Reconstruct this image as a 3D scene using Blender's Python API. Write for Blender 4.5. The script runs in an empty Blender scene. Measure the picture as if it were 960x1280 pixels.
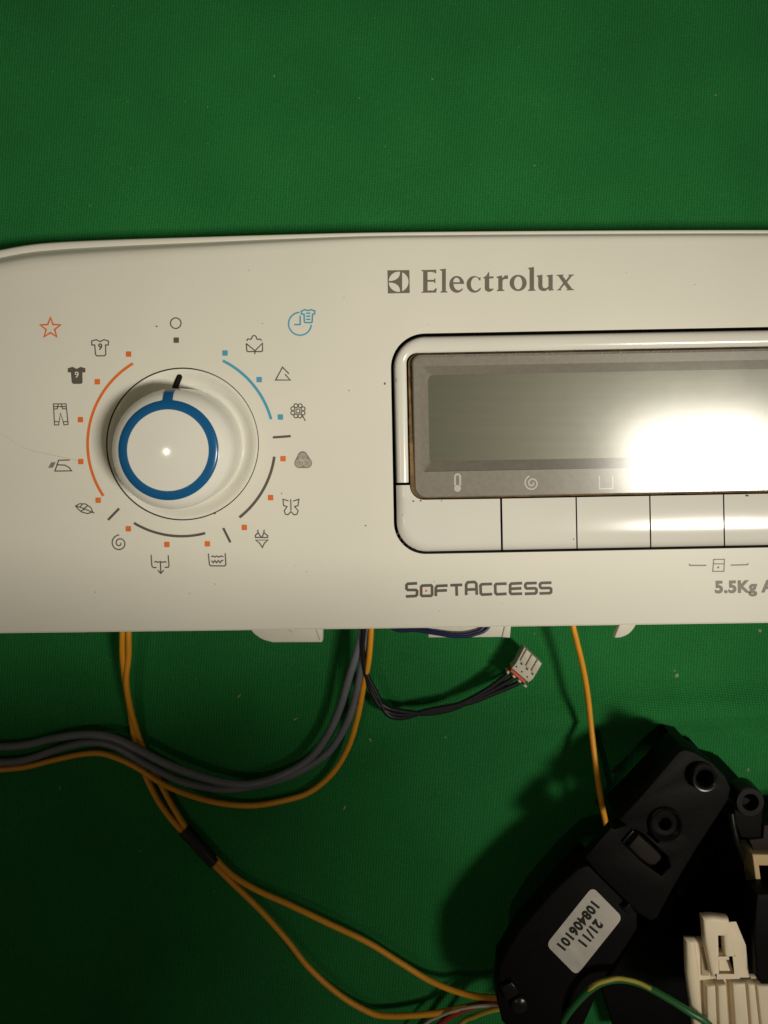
import bpy, bmesh, math, random
from mathutils import Vector, Matrix
from mathutils.geometry import tessellate_polygon
random.seed(7)
S = bpy.context.scene
COL = S.collection
R = math.radians

# ---------------------------------------------------------------- camera, world, lamps, exposure
F = 950.0                     # focal length in picture units (960 x 1280 picture)
Z0 = 26.0                     # height of the control panel face above the cloth, mm
HC = Z0 + 237.5               # camera height above the cloth, mm
NX, NY = 480.0, 500.0         # picture point straight below the camera
cam_d = bpy.data.cameras.new("camera"); cam = bpy.data.objects.new("camera", cam_d); COL.objects.link(cam)
cam.location = (0, 0, HC / 1000); cam_d.sensor_fit = 'VERTICAL'; cam_d.sensor_height = 36
cam_d.lens = F / 1280 * 36; cam_d.shift_y = -(640 - NY) / 1280
cam_d.clip_start = 0.005; cam_d.clip_end = 20
cam_d.dof.use_dof = True; cam_d.dof.focus_distance = 0.236; cam_d.dof.aperture_fstop = 8
S.camera = cam
W = bpy.data.worlds.new("World"); S.world = W; W.use_nodes = True
W.node_tree.nodes['Background'].inputs[0].default_value = (1.0, 0.90, 0.66, 1)
W.node_tree.nodes['Background'].inputs[1].default_value = 0.042

def area(name, loc, target, sx, sy, power, col, spread, shape='RECTANGLE'):
    d = bpy.data.lights.new(name, 'AREA'); o = bpy.data.objects.new(name, d); COL.objects.link(o)
    d.shape = shape; d.size = sx; d.size_y = sy; d.energy = power; d.color = col; d.spread = R(spread)
    o.location = loc
    z = (Vector(loc) - Vector(target)).normalized()
    x = Vector((1, 0, 0)); x = (x - z * x.dot(z)).normalized(); y = z.cross(x)
    o.matrix_world = Matrix.Translation(loc) @ Matrix((x, y, z)).transposed().to_4x4()
    return o
area("room_lamp", (0.347, -0.124, 0.62), (-0.012, 0.0, 0.0), 0.14, 0.085, 0.365, (1.0, 0.935, 0.81), 54)
area("far_lamp", (-0.42, -0.11, 1.25), (-0.02, 0.09, 0.0), 0.016, 0.010, 0.055, (1.0, 0.86, 0.60), 36)
S.view_settings.view_transform = 'Standard'
S.view_settings.exposure = 0.0

# ---------------------------------------------------------------- helpers
def P(px, py, z=Z0):
    """world point (m) at height z mm seen at picture point px, py"""
    k = (HC - z) / F / 1000
    return Vector(((px - NX) * k, -(py - NY) * k, z / 1000))
def MM(px, py, z=Z0):
    k = (HC - z) / F
    return ((px - NX) * k, -(py - NY) * k)

def tag(o, label=None, cat=None, group=None, kind=None):
    if label: o['label'] = label
    if cat: o['category'] = cat
    if group: o['group'] = group
    if kind: o['kind'] = kind
    return o
def empty(name, loc, label, cat, group=None):
    o = bpy.data.objects.new(name, None); COL.objects.link(o); o.location = loc
    o.empty_display_size = 0.01
    return tag(o, label, cat, group)
def link(name, me, mat, parent=None, smooth=False):
    o = bpy.data.objects.new(name, me); COL.objects.link(o)
    if mat: me.materials.clear(); me.materials.append(mat)
    if smooth: me.shade_smooth()
    if parent:
        o.parent = parent
        o.matrix_parent_inverse = Matrix.Translation(-parent_loc(parent))
    return o
def parent_loc(p):
    v = Vector(p.location)
    if p.type != 'EMPTY' and p.parent: v = Vector(p.location)
    q = p.parent
    if p.type == 'EMPTY': return Vector(p.location)
    return Vector((0, 0, 0))
def mesh(name, vs, fs, mat, parent=None, smooth=False):
    me = bpy.data.meshes.new(name); me.from_pydata([tuple(v) for v in vs], [], fs); me.update()
    bm = bmesh.new(); bm.from_mesh(me); bmesh.ops.recalc_face_normals(bm, faces=bm.faces); bm.to_mesh(me); bm.free()
    return link(name, me, mat, parent, smooth)
def smooth_by_angle(o, deg=35):
    o.data.shade_smooth()
    try: o.data.set_sharp_from_angle(angle=R(deg))
    except Exception: pass
    return o

def curve_mesh(loops, extrude=0.0, bevel=0.0, res=2):
    """filled 2D outline(s) in mm (even-odd holes) -> mesh data in mm"""
    cu = bpy.data.curves.new("outline", 'CURVE'); cu.dimensions = '2D'; cu.fill_mode = 'BOTH'
    for lp in loops:
        s = cu.splines.new('POLY'); s.points.add(len(lp) - 1); s.use_cyclic_u = True
        for p, q in zip(s.points, lp): p.co = (q[0], q[1], 0, 1)
    cu.extrude = extrude; cu.bevel_depth = bevel; cu.bevel_resolution = res
    if bevel: cu.offset = -bevel
    o = bpy.data.objects.new("outline", cu); COL.objects.link(o)
    dg = bpy.context.evaluated_depsgraph_get()
    me = bpy.data.meshes.new_from_object(o.evaluated_get(dg))
    bpy.data.objects.remove(o); bpy.data.curves.remove(cu)
    return me
def flat(name, loops, z, mat, parent=None, px=True):
    """flat print: filled outlines at height z"""
    if px: loops = [[MM(x, y, z) for x, y in lp] for lp in loops]
    me = curve_mesh(loops)
    me.transform(Matrix.Translation((0, 0, z / 1000)) @ Matrix.Scale(0.001, 4))
    return link(name, me, mat, parent)
def prism(name, loops, z0, z1, mat, parent=None, bevel=0.4, px=True):
    if px: loops = [[MM(x, y, z1) for x, y in lp] for lp in loops]
    h = (z1 - z0) / 2
    bevel = min(bevel, h * 0.9)
    me = curve_mesh(loops, h - bevel, bevel, 2)
    me.transform(Matrix.Translation((0, 0, (z0 + z1) / 2000)) @ Matrix.Scale(0.001, 4))
    bm = bmesh.new(); bm.from_mesh(me); bmesh.ops.remove_doubles(bm, verts=bm.verts, dist=1e-6)
    bmesh.ops.recalc_face_normals(bm, faces=bm.faces); bm.to_mesh(me); bm.free()
    return smooth_by_angle(link(name, me, mat, parent), 40)

def ribbon_geo(pts, w, closed=False):
    """mitred strip round a polyline, 2D"""
    n = len(pts); L = []; Rr = []
    pts = [Vector(p) for p in pts]
    for i in range(n):
        a = pts[(i - 1) % n] if (closed or i > 0) else None
        b = pts[(i + 1) % n] if (closed or i < n - 1) else None
        p = pts[i]
        d1 = (p - a).normalized() if a is not None else (b - p).normalized()
        d2 = (b - p).normalized() if b is not None else d1
        n1 = Vector((-d1.y, d1.x)); n2 = Vector((-d2.y, d2.x))
        m = n1 + n2
        m = n1 if m.length < 1e-4 else m.normalized()
        k = 1 / max(0.5, m.dot(n1))
        L.append(p + m * w / 2 * k); Rr.append(p - m * w / 2 * k)
    vs = L + Rr
    fs = [(i, (i + 1) % n, n + (i + 1) % n, n + i) for i in range(n if closed else n - 1)]
    return vs, fs
def strokes(name, lines, w, z, mat, parent=None):
    """lines: list of (pts, closed) in picture units, drawn as flat print of width w"""
    V = []; Fc = []
    for k, it in enumerate(lines):
        if isinstance(it, tuple): pts, cl = it
        else: pts, cl = it, False
        vs, fs = ribbon_geo(pts, w, cl)
        b = len(V); zz = z + 0.003 * (k % 4)
        V += [P(v[0], v[1], zz) for v in vs]; Fc += [tuple(b + i for i in f) for f in fs]
    o = mesh(name, V, Fc, mat, parent)
    return o
def smoothline(pts, n=8, closed=False):
    """Catmull-Rom through points of any dimension"""
    pts = [Vector(p) for p in pts]; out = []
    N = len(pts)
    rng = range(N) if closed else range(N - 1)
    for i in rng:
        p1 = pts[i]; p2 = pts[(i + 1) % N]
        p0 = pts[i - 1] if (closed or i > 0) else p1 * 2 - p2
        p3 = pts[(i + 2) % N] if (closed or i + 2 < N) else p2 * 2 - p1
        for k in range(n):
            t = k / n
            out.append(0.5 * ((2 * p1) + (p2 - p0) * t + (2 * p0 - 5 * p1 + 4 * p2 - p3) * t * t + (3 * p1 - p0 - 3 * p2 + p3) * t ** 3))
    if not closed: out.append(pts[-1])
    return out
def arc(cx, cy, rx, ry, a0, a1, n=24):
    """a in degrees, counter-clockwise as seen in the picture (y down)"""
    return [(cx + rx * math.cos(R(a0 + (a1 - a0) * i / n)), cy - ry * math.sin(R(a0 + (a1 - a0) * i / n))) for i in range(n + 1)]
def circ(cx, cy, r, n=32): return arc(cx, cy, r, r, 0, 360, n)[:-1]
def rrect(x0, y0, x1, y1, r, n=8):
    rs = r if isinstance(r, (list, tuple)) else [r] * 4    # tl tr br bl
    return (arc(x0 + rs[0], y0 + rs[0], rs[0], rs[0], 180, 90, n) + arc(x1 - rs[1], y0 + rs[1], rs[1], rs[1], 90, 0, n)
            + arc(x1 - rs[2], y1 - rs[2], rs[2], rs[2], 0, -90, n) + arc(x0 + rs[3], y1 - rs[3], rs[3], rs[3], -90, -180, n))
TH = R(1.08)
def rot(p):
    dx, dy = p[0] - 490, p[1] - 550
    return (490 + dx * math.cos(TH) + dy * math.sin(TH), 550 + dy * math.cos(TH) - dx * math.sin(TH))
def rots(l): return [rot(p) for p in l]

def tube(name, pts, r, mat, parent=None, seg=12, n=7, cap=True):
    """pts (px, py, z mm): wire of radius r mm"""
    w = [P(*p) * 1000 for p in smoothline(pts, n)]
    T = [(w[min(i + 1, len(w) - 1)] - w[max(i - 1, 0)]).normalized() for i in range(len(w))]
    up = Vector((0, 0, 1)); V = []; Fc = []
    nrm = (up - T[0] * up.dot(T[0])).normalized()
    for i, (p, t) in enumerate(zip(w, T)):
        nrm = (nrm - t * nrm.dot(t)).normalized(); b = t.cross(nrm)
        rr = r(i / (len(w) - 1)) if callable(r) else r
        for k in range(seg):
            a = 2 * math.pi * k / seg
            V.append((p + (nrm * math.cos(a) + b * math.sin(a)) * rr) / 1000)
    for i in range(len(w) - 1):
        for k in range(seg):
            k2 = (k + 1) % seg
            Fc.append((i * seg + k, i * seg + k2, (i + 1) * seg + k2, (i + 1) * seg + k))
    if cap:
        Fc.append(tuple(range(seg))); Fc.append(tuple(range((len(w) - 1) * seg, len(w) * seg)))
    o = mesh(name, V, Fc, mat, parent); smooth_by_angle(o, 60)
    return o
def lathe(name, c, prof, mat, parent=None, seg=96, a0=0, a1=360):
    """profile (r mm, z mm absolute) about the vertical axis through c (mm)"""
    V = []; Fc = []; full = (a1 - a0) >= 360
    m = seg if full else seg + 1
    for j in range(m):
        a = R(a0 + (a1 - a0) * j / seg)
        for r, z in prof: V.append(((c[0] + r * math.cos(a)) / 1000, (c[1] + r * math.sin(a)) / 1000, z / 1000))
    k = len(prof)
    for j in range(seg):
        j2 = (j + 1) % m
        for i in range(k - 1):
            Fc.append((j * k + i, j * k + i + 1, j2 * k + i + 1, j2 * k + i))
    me = bpy.data.meshes.new(name); me.from_pydata(V, [], Fc)
    bm = bmesh.new(); bm.from_mesh(me); bmesh.ops.remove_doubles(bm, verts=bm.verts, dist=2e-6)
    bmesh.ops.recalc_face_normals(bm, faces=bm.faces); bm.to_mesh(me); bm.free()
    return smooth_by_angle(link(name, me, mat, parent), 50)
def text(name, s, px, py, size_px, z, mat, parent=None, ang=0, bold=0.0, sx=1.0, align='CENTER', spacing=1.0, shear=0.0):
    cu = bpy.data.curves.new(name, 'FONT'); cu.body = s; k = (HC - z) / F
    cu.size = size_px * k; cu.align_x = align; cu.align_y = 'CENTER'; cu.offset = bold * k; cu.space_character = spacing; cu.shear = shear
    cu.resolution_u = 4
    o = bpy.data.objects.new(name, cu); COL.objects.link(o)
    me = bpy.data.meshes.new_from_object(o.evaluated_get(bpy.context.evaluated_depsgraph_get()))
    bpy.data.objects.remove(o); bpy.data.curves.remove(cu)
    x, y = MM(px, py, z)
    me.transform(Matrix.Scale(0.001, 4) @ Matrix.Translation((x, y, z)) @ Matrix.Rotation(R(ang), 4, 'Z') @ Matrix.Diagonal((sx, 1, 1, 1)))
    return link(name, me, mat, parent)

# ---------------------------------------------------------------- materials
def mat(name, col, rough=0.5, spec=0.5, var=0.0, vscale=60, bump=0.0, bscale=400, col2=None, coat=0.0, metal=0.0, rvar=0.0):
    m = bpy.data.materials.new(name); m.use_nodes = True
    nt = m.node_tree; b = nt.nodes['Principled BSDF']
    b.inputs['Roughness'].default_value = rough
    b.inputs['Specular IOR Level'].default_value = spec
    b.inputs['Metallic'].default_value = metal
    b.inputs['Coat Weight'].default_value = coat
    b.inputs['Base Color'].default_value = (*col, 1)
    tc = nt.nodes.new('ShaderNodeTexCoord')
    if var or col2:
        no = nt.nodes.new('ShaderNodeTexNoise'); no.inputs['Scale'].default_value = vscale; no.inputs['Detail'].default_value = 5
        nt.links.new(tc.outputs['Object'], no.inputs['Vector'])
        rp = nt.nodes.new('ShaderNodeValToRGB'); rp.color_ramp.elements[0].position = 0.3; rp.color_ramp.elements[1].position = 0.7
        c2 = col2 if col2 else tuple(c * (1 - var) for c in col)
        rp.color_ramp.elements[0].color = (*c2, 1); rp.color_ramp.elements[1].color = (*col, 1)
        nt.links.new(no.outputs[0], rp.inputs[0]); nt.links.new(rp.outputs[0], b.inputs['Base Color'])
        if rvar:
            mr = nt.nodes.new('ShaderNodeMapRange'); mr.inputs[3].default_value = rough - rvar; mr.inputs[4].default_value = rough + rvar
            nt.links.new(no.outputs[0], mr.inputs[0]); nt.links.new(mr.outputs[0], b.inputs['Roughness'])
    if bump:
        n2 = nt.nodes.new('ShaderNodeTexNoise'); n2.inputs['Scale'].default_value = bscale; n2.inputs['Detail'].default_value = 4
        nt.links.new(tc.outputs['Object'], n2.inputs['Vector'])
        bp = nt.nodes.new('ShaderNodeBump'); bp.inputs['Strength'].default_value = bump; bp.inputs['Distance'].default_value = 0.0004
        nt.links.new(n2.outputs[0], bp.inputs['Height']); nt.links.new(bp.outputs[0], b.inputs['Normal'])
    return m
M = {}
M['white'] = mat('white_plastic', (0.745, 0.725, 0.635), 0.42, 0.24, 0.05, 25, 0.05, 120, rvar=0.05)
M['button'] = mat('button_plastic', (0.74, 0.72, 0.655), 0.17, 0.3, 0.04, 40, 0.03, 150)
M['knob'] = mat('knob_plastic', (0.79, 0.775, 0.70), 0.09, 0.5, 0.03, 40)
M['tab'] = mat('tab_plastic', (0.66, 0.63, 0.54), 0.45, 0.4, 0.1, 90, 0.1, 300)
M['dark'] = mat('dark_cavity', (0.022, 0.018, 0.014), 0.7, 0.2)
M['ink'] = mat('grey_ink', (0.115, 0.098, 0.078), 0.5, 0.3, 0.15, 300)
M['ink_light'] = mat('pale_grey_ink', (0.24, 0.21, 0.17), 0.5, 0.3, 0.15, 300)
M['logo'] = mat('logo_ink', (0.16, 0.14, 0.105), 0.5, 0.3, 0.1, 200)
M['orange_ink'] = mat('orange_ink', (0.78, 0.17, 0.025), 0.5, 0.3, 0.12, 300)
M['blue_ink'] = mat('pale_blue_ink', (0.075, 0.36, 0.52), 0.5, 0.3, 0.1, 300)
M['blue'] = mat('blue_plastic', (0.008, 0.105, 0.27), 0.22, 0.5, 0.06, 80)
M['white_ink'] = mat('white_ink', (0.62, 0.60, 0.56), 0.5, 0.3)
M['joint'] = mat('dial_joint', (0.20, 0.175, 0.13), 0.7, 0.2)
M['rust'] = mat('rusty_grime', (0.10, 0.065, 0.03), 0.8, 0.2, col2=(0.26, 0.16, 0.06), vscale=260, bump=0.5, bscale=900)
M['grime'] = mat('grime', (0.10, 0.08, 0.055), 0.8, 0.2)
M['bezel'] = mat('grey_bezel', (0.275, 0.25, 0.215), 0.42, 0.3, col2=(0.235, 0.21, 0.18), vscale=700, bump=0.05, bscale=1100)
M['black'] = mat('black_plastic', (0.0042, 0.0039, 0.0035), 0.55, 0.09, 0.3, 120, 0.2, 500)
M['black_gloss'] = mat('black_gloss', (0.006, 0.006, 0.006), 0.28, 0.4)
M['brown_plastic'] = mat('brown_plastic', (0.020, 0.015, 0.012), 0.6, 0.12, 0.2, 200)
M['cream'] = mat('cream_plastic', (0.82, 0.70, 0.51), 0.5, 0.4, 0.1, 120, 0.1, 400)
M['cream_dark'] = mat('cream_shaded', (0.5, 0.40, 0.27), 0.6, 0.3, 0.1, 120)  # darker cream, with recess shade put into the colour
M['tan'] = mat('tan_plastic', (0.52, 0.37, 0.19), 0.5, 0.4, 0.12, 150)
M['orange_wire'] = mat('orange_wire', (0.80, 0.34, 0.018), 0.42, 0.45, 0.12, 120)
M['grey_wire'] = mat('grey_wire', (0.16, 0.165, 0.195), 0.42, 0.4, 0.2, 140, 0.15, 500)
M['black_wire'] = mat('black_wire', (0.010, 0.010, 0.012), 0.38, 0.4)
M['blue_wire'] = mat('blue_wire', (0.006, 0.009, 0.055), 0.35, 0.4)
M['green_wire'] = mat('green_wire', (0.02, 0.12, 0.03), 0.38, 0.5)
M['yellow_wire'] = mat('yellow_wire', (0.42, 0.33, 0.05), 0.4, 0.4)
M['red_wire'] = mat('red_wire', (0.30, 0.03, 0.015), 0.4, 0.4)
M['pale_wire'] = mat('pale_wire', (0.45, 0.40, 0.32), 0.4, 0.4)
M['plug'] = mat('plug_plastic', (0.58, 0.54, 0.45), 0.45, 0.4, 0.08, 300)
M['plug_red'] = mat('plug_red', (0.62, 0.08, 0.03), 0.45, 0.4)
M['crumb'] = mat('crumb', (0.45, 0.42, 0.30), 0.9, 0.2)
M['print_black'] = mat('black_print', (0.02, 0.018, 0.016), 0.6, 0.2)

def sticker_mat():
    m = mat('silver_sticker', (0.62, 0.58, 0.52), 0.36, 0.5, 0.16, 130, 0.9, 90, metal=0.25)
    return m
M['sticker'] = sticker_mat()
def lcd_mat():
    m = bpy.data.materials.new('liquid_crystal'); m.use_nodes = True; nt = m.node_tree; b = nt.nodes['Principled BSDF']
    b.inputs['Metallic'].default_value = 0.45; b.inputs['Roughness'].default_value = 0.45
    tc = nt.nodes.new('ShaderNodeTexCoord'); mp = nt.nodes.new('ShaderNodeMapping'); mp.inputs['Scale'].default_value = (12, 420, 1)
    no = nt.nodes.new('ShaderNodeTexNoise'); no.inputs['Scale'].default_value = 1; no.inputs['Detail'].default_value = 5
    nt.links.new(tc.outputs['Object'], mp.inputs[0]); nt.links.new(mp.outputs[0], no.inputs[0])
    rp = nt.nodes.new('ShaderNodeValToRGB'); rp.color_ramp.elements[0].color = (0.088, 0.090, 0.063, 1); rp.color_ramp.elements[1].color = (0.113, 0.111, 0.082, 1)
    nt.links.new(no.outputs[0], rp.inputs[0]); nt.links.new(rp.outputs[0], b.inputs['Base Color'])
    bp = nt.nodes.new('ShaderNodeBump'); bp.inputs['Strength'].default_value = 0.12; bp.inputs['Distance'].default_value = 0.0002
    nt.links.new(no.outputs[0], bp.inputs['Height']); nt.links.new(bp.outputs[0], b.inputs['Normal'])
    return m
M['lcd'] = lcd_mat()
def lens_mat():
    """clear scuffed cover: what is below shows through, the surface mirrors the room"""
    m = bpy.data.materials.new('clear_cover'); m.use_nodes = True; nt = m.node_tree; nt.nodes.clear()
    out = nt.nodes.new('ShaderNodeOutputMaterial'); mx = nt.nodes.new('ShaderNodeMixShader')
    tr = nt.nodes.new('ShaderNodeBsdfTransparent'); tr.inputs[0].default_value = (0.93, 0.93, 0.91, 1)
    gl = nt.nodes.new('ShaderNodeBsdfGlossy'); gl.inputs['Roughness'].default_value = 0.13
    fr = nt.nodes.new('ShaderNodeFresnel'); fr.inputs[0].default_value = 1.5
    tc = nt.nodes.new('ShaderNodeTexCoord'); no = nt.nodes.new('ShaderNodeTexNoise'); no.inputs['Scale'].default_value = 130; no.inputs['Detail'].default_value = 6
    bp = nt.nodes.new('ShaderNodeBump'); bp.inputs['Strength'].default_value = 0.02; bp.inputs['Distance'].default_value = 0.0003
    mr = nt.nodes.new('ShaderNodeMapRange'); mr.inputs[3].default_value = 0.15; mr.inputs[4].default_value = 0.19
    nt.links.new(tc.outputs['Object'], no.inputs['Vector']); nt.links.new(no.outputs[0], bp.inputs['Height']); nt.links.new(bp.outputs[0], gl.inputs['Normal'])
    nt.links.new(no.outputs[0], mr.inputs[0]); nt.links.new(mr.outputs[0], gl.inputs['Roughness'])
    nt.links.new(fr.outputs[0], mx.inputs[0]); nt.links.new(tr.outputs[0], mx.inputs[1]); nt.links.new(gl.outputs[0], mx.inputs[2])
    nt.links.new(mx.outputs[0], out.inputs[0])
    return m
M['lens'] = lens_mat()
def cloth_mat():
    m = bpy.data.materials.new('green_cloth'); m.use_nodes = True; nt = m.node_tree; b = nt.nodes['Principled BSDF']
    b.inputs['Roughness'].default_value = 0.85; b.inputs['Specular IOR Level'].default_value = 0.12
    b.inputs['Sheen Weight'].default_value = 0.06; b.inputs['Sheen Tint'].default_value = (0.3, 0.8, 0.4, 1)
    tc = nt.nodes.new('ShaderNodeTexCoord')
    mp = nt.nodes.new('ShaderNodeMapping'); mp.inputs['Rotation'].default_value = (0, 0, R(4))
    nt.links.new(tc.outputs['Object'], mp.inputs[0])
    # slow drift of the threads
    nz = nt.nodes.new('ShaderNodeTexNoise'); nz.inputs['Scale'].default_value = 14; nz.inputs['Detail'].default_value = 3
    nt.links.new(tc.outputs['Object'], nz.inputs['Vector'])
    ad = nt.nodes.new('ShaderNodeVectorMath'); ad.operation = 'MULTIPLY_ADD'; ad.inputs[1].default_value = (0.004, 0.004, 0)
    nt.links.new(nz.outputs['Color'], ad.inputs[0]); nt.links.new(mp.outputs[0], ad.inputs[2])
    def wave(direction, scale):
        w = nt.nodes.new('ShaderNodeTexWave'); w.bands_direction = direction; w.inputs['Scale'].default_value = scale
        w.inputs['Distortion'].default_value = 1.6; w.inputs['Detail'].default_value = 2; w.inputs['Detail Scale'].default_value = 3
        nt.links.new(ad.outputs[0], w.inputs['Vector']); return w
    wx = wave('X', 330); wy = wave('Y', 470)
    ml = nt.nodes.new('ShaderNodeMath'); ml.operation = 'MULTIPLY'
    nt.links.new(wx.outputs['Fac'], ml.inputs[0]); nt.links.new(wy.outputs['Fac'], ml.inputs[1])
    fib = nt.nodes.new('ShaderNodeTexNoise'); fib.inputs['Scale'].default_value = 1800; fib.inputs['Detail'].default_value = 3
    nt.links.new(tc.outputs['Object'], fib.inputs['Vector'])
    s1 = nt.nodes.new('ShaderNodeMath'); s1.operation = 'ADD'; nt.links.new(ml.outputs[0], s1.inputs[0]); nt.links.new(fib.outputs[0], s1.inputs[1])
    bp = nt.nodes.new('ShaderNodeBump'); bp.inputs['Strength'].default_value = 0.5; bp.inputs['Distance'].default_value = 0.0003
    nt.links.new(s1.outputs[0], bp.inputs['Height']); nt.links.new(bp.outputs[0], b.inputs['Normal'])
    rp = nt.nodes.new('ShaderNodeValToRGB'); e = rp.color_ramp.elements
    e[0].position = 0.35; e[0].color = (0.0108, 0.126, 0.0275, 1); e[1].position = 1.25; e[1].color = (0.036, 0.272, 0.067, 1)
    e[1].position = 1.0
    sc = nt.nodes.new('ShaderNodeMath'); sc.operation = 'MULTIPLY'; sc.inputs[1].default_value = 0.62
    nt.links.new(s1.outputs[0], sc.inputs[0]); nt.links.new(sc.outputs[0], rp.inputs[0])
    big = nt.nodes.new('ShaderNodeTexNoise'); big.inputs['Scale'].default_value = 30; big.inputs['Detail'].default_value = 4
    nt.links.new(tc.outputs['Object'], big.inputs['Vector'])
    mr = nt.nodes.new('ShaderNodeMapRange'); mr.inputs[3].default_value = 0.76; mr.inputs[4].default_value = 1.26
    nt.links.new(big.outputs[0], mr.inputs[0])
    mm = nt.nodes.new('ShaderNodeVectorMath'); mm.operation = 'SCALE'; nt.links.new(rp.outputs[0], mm.inputs[0]); nt.links.new(mr.outputs[0], mm.inputs['Scale'])
    nt.links.new(mm.outputs[0], b.inputs['Base Color'])
    return m
M['cloth'] = cloth_mat()

# ---------------------------------------------------------------- the cloth
def cloth_z(x, y):
    """height (mm) of the cloth at x, y mm"""
    z = -0.9 + 0.55 * math.sin(x * 0.031 + 0.7 * math.sin(y * 0.023)) + 0.35 * math.sin(y * 0.043 + x * 0.017 + 1.3)
    X0, Y0 = MM(800, 890, 0)
    d = (y - Y0 - 0.05 * (x - X0)) / 6.0
    fade = 1 / (1 + math.exp(-(x - MM(640, 0, 0)[0]) / 8))
    z += 6.0 * fade * math.exp(-d * d)
    return z
def build_cloth():
    V = []; Fc = []; n = 190; ext = 620.0
    def g(i):
        t = i / n * 2 - 1
        return ext * (0.34 * t + 0.66 * t ** 3)
    for j in range(n + 1):
        for i in range(n + 1):
            x, y = g(i), g(j) - 30
            V.append((x / 1000, y / 1000, cloth_z(x, y) / 1000))
    for j in range(n):
        for i in range(n):
            a = j * (n + 1) + i; Fc.append((a, a + 1, a + n + 2, a + n + 1))
    o = mesh('green_cloth', V, Fc, M['cloth'], None, True)
    tag(o, kind='structure')
build_cloth()
def CZ(px, py):
    x, y = MM(px, py, 1); return cloth_z(x, y)

# ---------------------------------------------------------------- control panel
PAN = empty('control_panel', P(620, 540, 0), 'long white washing machine control panel with round dial and grey display', 'control panel')
ZP = Z0 + 0.05
KC = MM(228, 555, Z0)                     # dial axis, mm
def panel_shell():
    top = [(-104, 470), (-101, 420), (-93, 378), (-76, 348), (-48, 328), (-18, 317), (0, 312.5), (50, 304.5), (130, 300), (240, 296.5), (360, 293), (480, 290.5),
           (700, 288.5), (960, 287.5), (1220, 289), (1350, 291)]
    top = [tuple(v) for v in smoothline(top, 6)]
    right = [tuple(v) for v in smoothline([(1350, 291), (1386, 296), (1410, 312), (1424, 340), (1427, 380)], 5)][1:]
    rest = [(1426, 600), (1420, 752), (1414, 766), (1402, 771)]
    bottom = [(1200, 774), (960, 778.5), (480, 785.5), (0, 791.5), (-84, 792.5), (-97, 788), (-104, 776)]
    out = [(x, y, (1.0 if x < 60 else max(0.42, 1 - (x - 60) / 700))) for x, y in top]
    out += [(x, y, 0.5) for x, y in right] + [(x, y, 0.3) for x, y in rest] + [(x, y, 0.06) for x, y in bottom] + [(-104, 600, 1.0)]
    n = len(out)
    nor = []
    for i in range(n):
        a = Vector(out[i - 1][:2]); b = Vector(out[(i + 1) % n][:2]); d = (b - a).normalized()
        nor.append(Vector((-d.y, d.x)))     # inward (clockwise on screen, y down)
    prof = [(0, -15), (0, -6.9), (0.8, -6.2), (2.5, -5.9), (7, -5.8), (9.3, -5.9), (11, -5.1), (13, -3.4), (15.5, -1.7), (19, -0.7), (25, -0.2), (34, 0)]
    V = []; Fc = []
    for t, z in prof:
        for (x, y, w), m in zip(out, nor):
            zz = z if z < -10 else z * (w if w > 0.3 else w * 1.2)
            tw = t * w
            V.append(P(x + m.x * tw, y + m.y * tw, Z0 + zz))
    k = len(prof)
    for r in range(k - 1):
        for i in range(n):
            j = (i + 1) % n; Fc.append((r * n + i, r * n + j, (r + 1) * n + j, (r + 1) * n + i))
    # face with the two openings
    loop = list(range((k - 1) * n, k * n))
    bm = bmesh.new()
    def ring(pts):
        vs = [bm.verts.new(p) for p in pts]; return [bm.edges.new((vs[i], vs[(i + 1) % len(vs)])) for i in range(len(vs))]
    E = ring([V[i] for i in loop])
    dial = [Vector(((KC[0] + 23.9 * math.cos(a)) / 1000, (KC[1] + 23.9 * math.sin(a)) / 1000, Z0 / 1000)) for a in [2 * math.pi * i / 96 for i in range(96)]]
    disp = [P(x, y, Z0) for x, y in rots(rrect(490.3, 417.6, 1291.5, 693.3, [43, 43, 40, 40], 14))]
    E += ring(dial); E += ring(disp)
    bmesh.ops.triangle_fill(bm, use_beauty=True, use_dissolve=False, edges=E)
    off = len(V); bm.verts.index_update()
    V += [v.co.copy() for v in bm.verts]
    Fc += [tuple(off + v.index for v in f.verts) for f in bm.faces]
    bm.free()
    walls = []
    for lp, depth in ((dial, 7), (disp, 10)):       # walls of the openings, darker than the shell
        m = len(lp)
        walls.append((lp + [Vector((p.x, p.y, p.z - depth / 1000)) for p in lp], [(i, (i + 1) % m, m + (i + 1) % m, m + i) for i in range(m)]))
    me = bpy.data.meshes.new('front_shell'); me.from_pydata([tuple(v) for v in V], [], Fc)
    bm = bmesh.new(); bm.from_mesh(me); bmesh.ops.remove_doubles(bm, verts=bm.verts, dist=2e-6)
    bmesh.ops.recalc_face_normals(bm, faces=bm.faces); bm.to_mesh(me); bm.free()
    sh = smooth_by_angle(link('front_shell', me, M['white'], PAN), 42)
    for (v, f), m in zip(walls, ('joint', 'dark')): mesh('opening_wall', v, f, M[m], sh)
    return sh
panel_shell()
prism('back_housing', [[(-60, 360), (1370, 335), (1370, 735), (-60, 750)]], 0, Z0 - 11, M['tab'], PAN, 1.0)
prism('display_tray', [rots(rrect(480, 408, 1302, 703, 40))], Z0 - 10.5, Z0 - 7, M['dark'], PAN, 0.3)

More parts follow.
